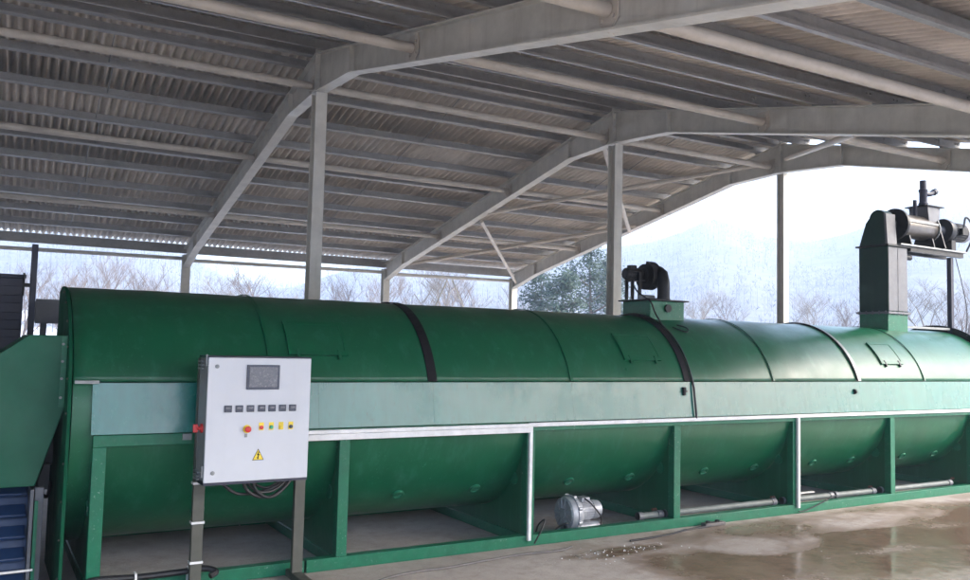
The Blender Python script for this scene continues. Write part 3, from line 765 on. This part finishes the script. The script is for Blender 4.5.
# table under the auger
MB().box((9.89, 6.345, 3.0125), (11.36, 6.70, 3.035)).build('auger_table', M['galv'], tw, bevel=.003)
MB().box((10.13, 6.37, 2.95), (11.32, 6.42, 3.0115)).box((10.13, 6.60, 2.95), (11.32, 6.65, 3.0115)).build('table_beam', M['black_steel'], tw)
MB().box((11.075, 6.40, 1.86), (11.135, 6.46, 2.944)).build('support_post', M['navy'], tw, bevel=.003)
MB().box((10.12, 6.42, 1.972), (11.07, 6.46, 2.0)).build('tie_bar', M['galv'], tw)
MB().cyl((10.10, 6.45, 2.88), (10.24, 6.45, 2.88), .035, 16).build('pipe_stub', M['black_steel'], tw)
AX = Vector((0, 6.50, 3.295))
m = MB()._lathe(Vector((9.965, AX.y, AX.z)), Vector((1, 0, 0)), [(0, .17), (.004, .205), (.04, .208), (.05, .20)], 36)
for k in range(12):
    a = 2 * PI * k / 12; m.cyl((9.955, AX.y + .185 * math.cos(a), AX.z + .185 * math.sin(a)), (9.975, AX.y + .185 * math.cos(a), AX.z + .185 * math.sin(a)), .011, 6)
m.cyl((9.93, AX.y, AX.z), (9.965, AX.y, AX.z), .06, 16)
m.build('auger_cap', M['black_steel'], tw, smooth=40)
m = MB()._lathe(Vector((10.015, AX.y, AX.z)), Vector((1, 0, 0)), [(0, .145), (.01, .155), (.74, .155), (.75, .15)], 32)
m.build('auger_body', M['stainless'], tw, smooth=40)
m = MB()
for xx in (10.05, 10.72): m._lathe(Vector((xx, AX.y, AX.z)), Vector((1, 0, 0)), [(0, .172), (.012, .172)], 32)
m.box((10.07, AX.y - .164, AX.z + .03), (10.70, AX.y - .153, AX.z + .055)); m.build('auger_rib', M['galv'], tw)
for xx in (10.12, 10.62): MB().prism([(xx, AX.y - .15, 3.036), (xx, AX.y + .15, 3.036), (xx, AX.y + .12, 3.16), (xx, AX.y - .12, 3.16)], (.02, 0, 0)).build('auger_saddle', M['black_steel'], tw)
MB().prism([(10.54, AX.y - .13, 3.36), (10.76, AX.y - .13, 3.36), (10.79, AX.y - .13, 3.575), (10.51, AX.y - .13, 3.575)], (0, .26, 0)).build('inlet_box', M['grey_steel'], tw, bevel=.003)
MB().box((10.46, AX.y - .16, 3.576), (10.84, AX.y + .16, 3.588)).build('inlet_flange', M['black_steel'], tw)
MB().prism([(10.80, AX.y - .19, 3.036), (10.80, AX.y + .19, 3.036), (10.80, AX.y + .07, 3.47), (10.80, AX.y - .07, 3.47)], (.022, 0, 0)).build('end_flange', M['black_steel'], tw)
MB()._lathe(Vector((10.66, AX.y + .02, 3.589)), Vector((0, 0, 1)), [(0, .06), (.06, .06), (.07, .05), (.2, .05), (.21, .058), (.24, .058), (.25, .042), (.36, .042)], 20).build('vent_pipe', M['navy'], tw, smooth=40)
MB().tube(curve_pts([(10.68, AX.y + .02, 3.775), (10.78, AX.y + .0, 3.78), (10.84, AX.y - .01, 3.81)], 6), .034, 14).cyl((10.84, AX.y - .01, 3.805), (10.885, AX.y - .015, 3.825), .044, 16).build('vent_elbow', M['navy'], tw, smooth=40)
MB().cyl((10.44, AX.y, 3.44), (10.44, AX.y, 3.66), .026, 12).build('breather', M['navy'], tw)
m = MB()._lathe(Vector((10.823, AX.y, 3.31)), Vector((1, 0, 0)), [(0, .07), (.05, .06), (.10, .05), (.20, .05), (.22, .09)], 22); m.build('motor_shaft', M['grey_steel'], tw, smooth=40)
m = MB()._lathe(Vector((11.03, AX.y, 3.315)), Vector((1, 0, 0)), [(0, .10), (.01, .155), (.03, .16), (.12, .15), (.16, .125), (.18, .12), (.42, .12), (.44, .125), (.50, .12), (.53, .09)], 28)
for k in range(22):
    a = 2 * PI * k / 22; m.tube([(11.22, AX.y + .123 * math.cos(a), 3.315 + .123 * math.sin(a)), (11.44, AX.y + .123 * math.cos(a), 3.315 + .123 * math.sin(a))], .007, 4)
m.box((11.25, AX.y - .17, 3.26), (11.37, AX.y - .11, 3.35)); m.build('gear_motor', M['black_steel'], tw, smooth=40)
m = MB(); m._lathe(Vector((11.48, AX.y, 3.315)), Vector((1, 0, 0)), [(0, .128), (.07, .128), (.08, .115)], 28); m.build('fan_cowl', M['silver'], tw, smooth=40)
m = MB(); m.tube(curve_pts([(11.30, AX.y - .15, 3.36), (11.34, AX.y - .16, 3.50), (11.43, AX.y - .18, 3.42), (11.44, AX.y - .18, 3.22), (11.36, AX.y - .15, 3.04)], 8), .013, 8); m.build('motor_cable', M['cable'], tw)
m = MB().box((11.1, AX.y - .1, 3.036), (11.2, AX.y + .1, 3.18)); m.build('motor_foot', M['black_steel'], tw)
MB().tube(curve_pts([(11.15, 6.38, 2.94), (11.22, 6.33, 2.55), (11.26, 6.30, 2.2), (11.2, 6.3, 1.8)], 6), .006, 6).build('post_cable', M['cable'], tw)
# white pipe leaving the drum end low on the right
# ---- drive seen between the end plate and the hood
m = MB(); m.cyl((.22, 6.75, .80), (.49, 6.75, .80), .10, 20); m.cyl((.30, 6.75, .80), (.30, 6.75, .93), .05, 12); m.box((.36, 6.62, .55), (.47, 6.88, .72)); B(m, 'drive_motor', 'grey_steel')
B(MB().tube(curve_pts([(.36, 6.66, .95), (.42, 6.5, .80), (.38, 6.42, .62), (.45, 6.5, .52), (.48, 6.6, .60)], 8), .012, 8), 'drive_cable', 'cable')

# ------------------------------------------------------------------ feed hood, belt, bin, mast on the left
hd = thing('feed_hood', 'green sheet metal feed hood with sloping sides left of the drum', 'hood', (0, 6.3, 0))
hy0, hy1 = 6.0, 6.8
prof = [(-1.3, .66), (.348, .672), (.488, 1.15), (.488, 1.615), (.272, 1.615), (.10, 1.485), (-1.3, .95)]
MB().prism([(x, hy0, z) for x, z in prof], (0, hy1 - hy0, 0)).build('hood_shell', M['green_hood'], hd, bevel=.006, smooth=0)
m = MB()
for z in (1.56, 1.45, 1.34, 1.22): m.cyl((.463, hy0, z), (.463, hy0 - .010, z), .009, 6)
m.build('bolt', M['galv'], hd)
MB().box((.455, hy0 - .004, 1.16), (.486, hy0 - .001, 1.61)).build('flange_strip', M['green_frame'], hd)
for y in (hy0 + .02, hy1 - .06): MB().box((.352, y, 0), (.402, y + .05, .66)).build('leg', M['grey_steel'], hd, bevel=.004)
for y in (hy0 + .02, hy1 - .06): MB().box((-1.25, y, 0), (-1.20, y + .05, .655)).build('leg', M['grey_steel'], hd)
MB().box((.352, hy0 - .01, .0), (.372, hy0 + .015, .58)).build('guard', M['green_frame'], hd)
bl = thing('cleated_belt', 'dark blue cleated feed belt standing steeply below the green hood', 'conveyor', (-.2, 6.1, 0))
m = MB(); xa, xb = -1.15, .325
m.prism([(xa, 6.02, .03), (xa, 6.06, .03), (xa, 6.30, .655), (xa, 6.26, .655)], (xb - xa, 0, 0)); m.build('belt', M['blue'], bl)
for k in range(5):
    z = .075 + k * .125; y = 6.02 + (z - .03) * .384
    m = MB(); m.prism([(xa + .01, y, z), (xa + .01, y - .055, z + .012), (xa + .01, y - .065, z + .03), (xa + .01, y + .03, z + .085)], (xb - xa - .02, 0, 0)); m.build('cleat', M['blue'], bl, bevel=.006)
MB().box((xb + .002, 6.0, .02), (xb + .02, 6.34, .65)).build('side_rail', M['grey_steel'], bl)
MB().tube([(-1.1, 5.975, .145), (.36, 5.97, .165)], .008, 6).build('tie_wire', M['white_plastic'], bl)
bn = thing('slatted_bin', 'dark navy slatted bin standing behind the green feed hood', 'bin', (-.7, 8.5, 0))
MB().box((-1.7, 8.0, .02), (.295, 9.1, 2.09)).build('bin_body', M['navy'], bn, bevel=.006)
for k in range(14): MB().box((-1.68, 7.985, .12 + k * .14), (.28, 7.999, .20 + k * .14)).build('slat', M['navy'], bn, bevel=.004)
MB().box((-1.71, 7.98, 2.09), (.31, 9.12, 2.118)).build('bin_rim', M['navy'], bn)
ms = thing('steel_mast', 'tall dark steel mast standing just right of the navy bin', 'mast', (.35, 7.5, 0))
MB().box((.318, 7.47, 0), (.362, 7.53, 2.33)).build('mast_post', M['navy'], ms, bevel=.003)
MB().box((.26, 7.43, 0), (.42, 7.57, .02)).build('base_plate', M['navy'], ms)
MB().box((.27, 7.48, 1.99), (.317, 7.51, 2.02)).cyl((.275, 7.495, 1.92), (.275, 7.495, 2.1), .008, 8).build('mast_bracket', M['black_steel'], ms)
tq = thing('steel_trough', 'dark grey steel trough running level behind the left end of the drum', 'trough', (.6, 8.3, 0))
MB().box((.40, 8.2, 1.735), (1.5, 8.45, 1.915)).build('trough_body', M['grey_steel'], tq, bevel=.004)
MB().box((.40, 8.185, 1.90), (1.5, 8.199, 1.93)).box((.40, 8.185, 1.72), (1.5, 8.199, 1.75)).build('trough_lip', M['grey_steel'], tq)
for x in (.45, 1.4): MB().box((x, 8.3, 0), (x + .05, 8.35, 1.734)).build('leg', M['grey_steel'], tq)

# ------------------------------------------------------------------ control cabinet on its stand
cb = thing('control_cabinet', 'light grey electrical control cabinet on a two post stand before the drum', 'control cabinet', (1.55, 5.5, 0))
CX0, CX1, CZ0, CZ1, CY = 1.226, 1.886, .728, 1.500, 5.36
body = MB().box((CX0 + .004, CY + .024, CZ0 + .004), (CX1 - .004, CY + .245, CZ1 - .004)).build('cabinet_body', M['cab_side'], cb, bevel=.005)
door = MB().box((CX0, CY, CZ0), (CX1, CY + .020, CZ1)).build('cabinet_door', M['cabinet'], cb, bevel=.004)
MB().box((CX0 - .001, CY + .003, CZ1 + .0005), (CX1 + .001, CY + .25, CZ1 + .009)).build('rain_strip', M['navy'], cb)
MB().box((CX0, CY + .003, CZ0 - .016), (CX1, CY + .245, CZ0 - .0005)).build('bottom_gland_plate', M['navy'], cb)
def cxz(px, pz): return CX0 + (px - 107) / (406 - 107) * (CX1 - CX0), CZ1 - (pz - 78 - (px - 107) * .003) / (440 - 78) * (CZ1 - CZ0)
def plate(x0p, z0p, x1p, z1p, y0_, y1_, name, mat, par, **kw):
    xa, za = cxz(x0p, z0p); xb, zb = cxz(x1p, z1p); return MB().box((xa, CY - y1_, zb), (xb, CY - y0_, za)).build(name, M[mat], par, **kw)
fr = plate(215, 99, 310, 172, .0005, .012, 'display_frame', 'meter', door, bevel=.002)
plate(222, 105, 303, 165, .0125, .014, 'display_screen', 'screen', door)
for cx_ in (166, 197.5, 229.5, 262, 292, 323, 353):
    plate(cx_ - 10.5, 218, cx_ + 10.5, 238, .0005, .010, 'meter', 'meter', door, bevel=.002)
    plate(cx_ - 6.5, 223, cx_ + 6.5, 229, .0105, .0115, 'meter_display', 'screen', door)
x, z = cxz(222, 288)
MB()._lathe(Vector((x, CY - .0005, z)), Vector((0, -1, 0)), [(0, .026), (.003, .026)], 24).build('stop_backing', M['yellow'], door)
MB()._lathe(Vector((x, CY - .004, z)), Vector((0, -1, 0)), [(0, .011), (.018, .011), (.02, .019), (.032, .019), (.036, .013)], 24).build('stop_button', M['red'], door, smooth=40)
plate(216, 301, 223, 312, .0005, .006, 'key_tag', 'galv', door)
for cx_, mt in ((263, 'red'), (292, 'green_btn'), (321, 'yellow'), (350, 'red')):
    plate(cx_ - 7, 270, cx_ + 7, 293, .0005, .003, 'button_label', 'yellow', door)
    x, z = cxz(cx_, 284.5)
    MB()._lathe(Vector((x, CY - .0035, z)), Vector((0, -1, 0)), [(0, .0125), (.006, .0125), (.007, .009), (.014, .009)], 18).build('push_button', M[mt if cx_ != 350 else 'meter'], door, smooth=40)
# warning triangle with a lightning bolt
def poly(pts, y0_, th, name, mat, par):
    return MB().prism([(cxz(px, pz)[0], CY - y0_, cxz(px, pz)[1]) for px, pz in pts], (0, -th, 0)).build(name, M[mat], par, smooth=0)
poly([(257, 347), (274, 381), (240.5, 381)], .0005, .0012, 'warning_border', 'black', door)
wt = poly([(257, 350.5), (271.5, 379.3), (243, 379.3)], .0018, .0008, 'warning_sign', 'yellow', door)
poly([(258.5, 355), (253, 366), (257, 366), (254.5, 373), (252.5, 372), (256, 378.5), (259.8, 373.5), (257.6, 373), (261.8, 363), (257.8, 363), (260.6, 356)], .0027, .0008, 'lightning_bolt', 'black', door)
for pz in (104, 412):
    x, z = cxz(131, pz)
    MB()._lathe(Vector((x, CY - .0005, z)), Vector((0, -1, 0)), [(0, .013), (.004, .013), (.005, .008)], 18).box((x - .003, CY - .009, z - .008), (x + .003, CY - .005, z + .008)).build('door_lock', M['galv'], door)
for pz in (86, 408): 
    z = cxz(100, pz)[1]; MB().cyl((CX0 - .006, CY + .022, z - .035), (CX0 - .006, CY + .022, z + .035), .007, 10).build('hinge', M['galv'], door)
for z in (CZ1 - .03, CZ0 + .05):
    m = MB()
    for k in range(3): m.box((CX0 - .012, CY + .13, z - k * .022 - .005), (CX0 + .003, CY + .24, z - k * .022 + .005))
    m.build('mounting_bracket', M['galv'], cb)
m = MB()._lathe(Vector((CX0 + .003, CY + .11, 1.055)), Vector((-1, 0, 0)), [(0, .030), (.012, .028), (.013, .012), (.03, .012)], 18); m.box((CX0 - .052, CY + .102, 1.030), (CX0 - .024, CY + .118, 1.08)); m.build('main_switch', M['red'], cb, smooth=40)
def cpost(xa, xb):
    m = MB(); yb = 5.62; t = .006
    m.box((xa, yb, .052), (xb, yb + t, 1.49)).box((xa, yb + t, .052), (xa + t, yb + .045, 1.49)).box((xb - t, yb + t, .052), (xb, yb + .045, 1.49))
    p = m.build('stand_post', M['stand'], cb, bevel=.001)
    MB().box((xa, 5.24, .0), (xb, 5.90, .05)).build('foot', M['stand'], p, bevel=.003); return p
pl = cpost(1.228, 1.298); cpost(1.897, 1.967)
for z in (.69, .44, .19): MB().box((1.222, 5.612, z - .007), (1.304, 5.672, z + .007)).build('tie_band', M['white_plastic'], pl)
MB().box((1.17, 5.735, .955), (1.225, 5.754, .995)).build('rail_bracket', M['galv'], cb)
# cables drooping from the gland plate
def hang(ctrl, r): MB().tube(curve_pts(ctrl, 8), r, 8).build('hanging_cable', M['cable'], cb)
def cp(px, pz, y): x, z = cxz(px, pz); return (x, y, z)
hang([cp(170, 446, 5.52), cp(190, 468, 5.52), cp(225, 490, 5.53), cp(280, 493, 5.55), cp(340, 478, 5.56), cp(385, 446, 5.57)], .011)
hang([cp(232, 446, 5.48), cp(245, 476, 5.49), cp(280, 500, 5.5), cp(330, 505, 5.53), cp(370, 478, 5.55), cp(392, 448, 5.56)], .012)
hang([cp(240, 446, 5.50), cp(258, 470, 5.5), cp(290, 489, 5.52), cp(330, 488, 5.54), cp(366, 466, 5.56), cp(380, 446, 5.57)], .010)
hang([cp(256, 446, 5.46), cp(272, 480, 5.47), cp(310, 504, 5.5), cp(350, 492, 5.54), cp(378, 462, 5.56), cp(396, 446, 5.57)], .010)
hang([cp(248, 446, 5.55), cp(300, 478, 5.55), cp(340, 470, 5.56), cp(372, 446, 5.57)], .009)

# ------------------------------------------------------------------ side channel blower on the floor
bw = thing('side_channel_blower', 'silver side channel blower with round finned housing on the floor under the drum', 'blower', (4.58, 6.0, 0))
bc = Vector((4.50, 5.99, .178))
m = MB()._lathe(bc + Vector((-.075, 0, 0)), Vector((1, 0, 0)), [(0, .045), (.004, .11), (.0, .125), (.012, .142), (.035, .148), (.06, .150), (.062, .158), (.078, .158), (.08, .150), (.11, .146), (.135, .125), (.14, .07)], 40)
m.build('impeller_housing', M['silver'], bw, smooth=35)
m = MB()
for k in range(14):
    a = 2 * PI * k / 14; c, s = math.cos(a), math.sin(a); p0 = bc + Vector((-.080, c * .05, s * .05)); p1 = bc + Vector((-.072, c * .132, s * .132))
    m.tube([p0, p1], .006, 5)
m._lathe(bc + Vector((-.088, 0, 0)), Vector((1, 0, 0)), [(0, .03), (.004, .042), (.02, .046)], 20)
for k in range(8):
    a = 2 * PI * (k + .5) / 8; m.cyl(bc + Vector((-.012, .154 * math.cos(a), .154 * math.sin(a))), bc + Vector((.018, .154 * math.cos(a), .154 * math.sin(a))), .016, 8)
m.build('housing_rib', M['silver'], bw)
mc = bc + Vector((.065, 0, .015))
m = MB()._lathe(mc, Vector((1, 0, 0)), [(0, .075), (.02, .078), (.15, .078), (.152, .084), (.2, .084), (.235, .076), (.255, .045)], 30)
for k in range(26):
    a = 2 * PI * k / 26; m.tube([mc + Vector((.025, .08 * math.cos(a), .08 * math.sin(a))), mc + Vector((.148, .08 * math.cos(a), .08 * math.sin(a)))], .0045, 4)
m.build('blower_motor', M['silver'], bw, smooth=35)
MB().box(mc + Vector((.03, -.045, .075)), mc + Vector((.12, .045, .115))).build('terminal_box', M['silver'], bw, bevel=.006)
for dy in (-.062, .062):
    m = MB()._lathe(bc + Vector((.03, dy, -.118)), Vector((1, 0, 0)), [(0, .04), (.02, .046), (.2, .046), (.225, .04), (.235, .025)], 20); m.build('silencer', M['silver'], bw, smooth=40)
m = MB().box(bc + Vector((-.03, -.15, -.178)), bc + Vector((.03, .15, -.158))).box(bc + Vector((-.02, -.12, -.158)), bc + Vector((.02, .12, -.09))); m.build('blower_foot', M['silver'], bw, bevel=.004)
MB().tube(curve_pts([mc + Vector((.06, -.04, .11)), mc + Vector((.10, -.10, .06)), mc + Vector((.19, -.115, -.05)), mc + Vector((.17, -.12, -.13)), mc + Vector((.1, -.13, -.185))], 8), .007, 6).build('blower_cable', M['cable'], bw)

# loose cables on the floor
def lay(ctrl, r, name, mat, label): return tag(MB().tube(curve_pts([(x, y, z if z else r + .001) for x, y, z in ctrl], 9), r, 7).build(name, M[mat]), label, 'cable')
lay([(2.2, 5.18, 0), (2.47, 5.363, 0), (2.75, 5.43, 0), (3.0, 5.43, 0), (3.29, 5.475, 0), (3.7, 5.52, 0), (4.03, 5.50, 0), (4.2, 5.56, 0)], .010, 'floor_cable', 'cable_grey', 'thin grey cable on the dry floor running left from the white conduit')
lay([(4.78, 5.52, 0), (5.0, 5.53, 0), (5.3, 5.57, 0), (5.55, 5.64, 0), (5.84, 5.66, 0), (5.98, 5.68, 0)], .009, 'floor_cable', 'cable', 'black cable on the wet floor ending at the flat dark coupling')
lay([(3.93, 5.70, .03), (4.0, 5.70, .14), (4.07, 5.76, .2), (4.10, 5.9, .12), (4.12, 5.95, 0), (4.2, 5.9, 0), (4.27, 5.85, .10), (4.33, 5.80, .14), (4.38, 5.9, .1), (4.44, 5.98, .05)], .007, 'looped_cable', 'cable', 'thin black cable looped over the rail between white conduit and blower')
lay([(7.16, 5.72, .03), (7.3, 5.735, .03), (7.6, 5.74, .10), (7.72, 5.75, .13), (7.9, 5.82, .12)], .006, 'rail_cable', 'cable', 'thin black cable sagging over the rail right of the far white conduit')
cpg = thing('cable_coupling', 'flat dark cable coupling lying on the floor against the green rail', 'coupling', (5.92, 5.68, 0))
MB().box((5.80, 5.655, .001), (6.06, 5.72, .036)).build('coupling_body', M['cable_grey'], cpg, bevel=.008)
MB().cyl((5.86, 5.69, .036), (5.86, 5.69, .05), .022, 14).cyl((5.98, 5.69, .036), (5.98, 5.69, .05), .022, 14).build('socket_cap', M['black'], cpg)

# crumbs of ice and grit on the wet floor: uncountable
mb = MB(); rng = random.Random(5)
for k in range(90):
    if k < 62: x, y = 4.15 + rng.gauss(0, .28) + rng.random() * .5, 5.28 + rng.gauss(0, .12)
    else: x, y = rng.uniform(3, 10), rng.uniform(4.2, 5.6)
    s_ = rng.uniform(.003, .010) * (.85 if k < 62 else .5)
    p = [(x + math.cos(a) * s_ * rng.uniform(.6, 1.2), y + math.sin(a) * s_ * rng.uniform(.6, 1.2), .001) for a in (0, 1.3, 2.5, 3.8, 5.0)]
    mb.add(p + [(x, y, s_ * .9)], [(0, 1, 5), (1, 2, 5), (2, 3, 5), (3, 4, 5), (4, 0, 5)])
struct(mb.build('ice_crumbs', M['snow'], smooth=0), 'stuff', 'white crumbs of ice scattered on the wet concrete floor', 'ice')

# ------------------------------------------------------------------ haze over the valley
hz = MB().box((-720, -720, -2), (720, 720, 125)).build('haze', M['snow'], smooth=0)
hm = bpy.data.materials.new('valley_haze'); hm.use_nodes = True; nt = hm.node_tree
nt.nodes.remove(nt.nodes['Principled BSDF'])
pv = N(nt, 'ShaderNodeVolumePrincipled'); pv.inputs['Color'].default_value = (.66, .79, 1., 1); pv.inputs['Density'].default_value = .0014; pv.inputs['Anisotropy'].default_value = .2
L(nt, pv.outputs['Volume'], nt.nodes['Material Output'].inputs['Volume'])
hz.data.materials.clear(); hz.data.materials.append(hm); struct(hz, 'stuff', 'thin pale winter haze filling the valley', 'haze')

# ------------------------------------------------------------------ light
SUN_EL, SUN_AZ = 32., 132.       # azimuth from +Y towards +X
w = bpy.data.worlds.new('World'); scene.world = w; w.use_nodes = True; nt = w.node_tree
bg = nt.nodes['Background']; sk = N(nt, 'ShaderNodeTexSky', sky_type='NISHITA'); sk.sun_disc = False
sk.sun_elevation = R(SUN_EL); sk.sun_rotation = R(SUN_AZ); sk.dust_density = 3.; sk.air_density = 1.; sk.ozone_density = 1.
L(nt, sk.outputs['Color'], bg.inputs['Color']); bg.inputs['Strength'].default_value = .15
sl = bpy.data.lights.new('sun', 'SUN'); sl.energy = 1.1; sl.angle = R(35); sl.color = (1., .98, .95)
so = bpy.data.objects.new('sun', sl); COL.objects.link(so)
d = Vector((math.sin(R(SUN_AZ)) * math.cos(R(SUN_EL)), math.cos(R(SUN_AZ)) * math.cos(R(SUN_EL)), math.sin(R(SUN_EL))))
so.rotation_euler = d.to_track_quat('Z', 'Y').to_euler(); so.location = (0, -20, 20)
vs_ = scene.view_settings; vs_.view_transform = 'Standard'; vs_.look = 'None'; vs_.gamma = 1; vs_.use_curve_mapping = False
vs_.exposure = 2.35
scene.display_settings.display_device = 'sRGB'
try:
    scene.cycles.max_bounces = 10; scene.cycles.diffuse_bounces = 5; scene.cycles.glossy_bounces = 4; scene.cycles.volume_bounces = 1
    scene.cycles.use_denoising = True
except Exception: pass
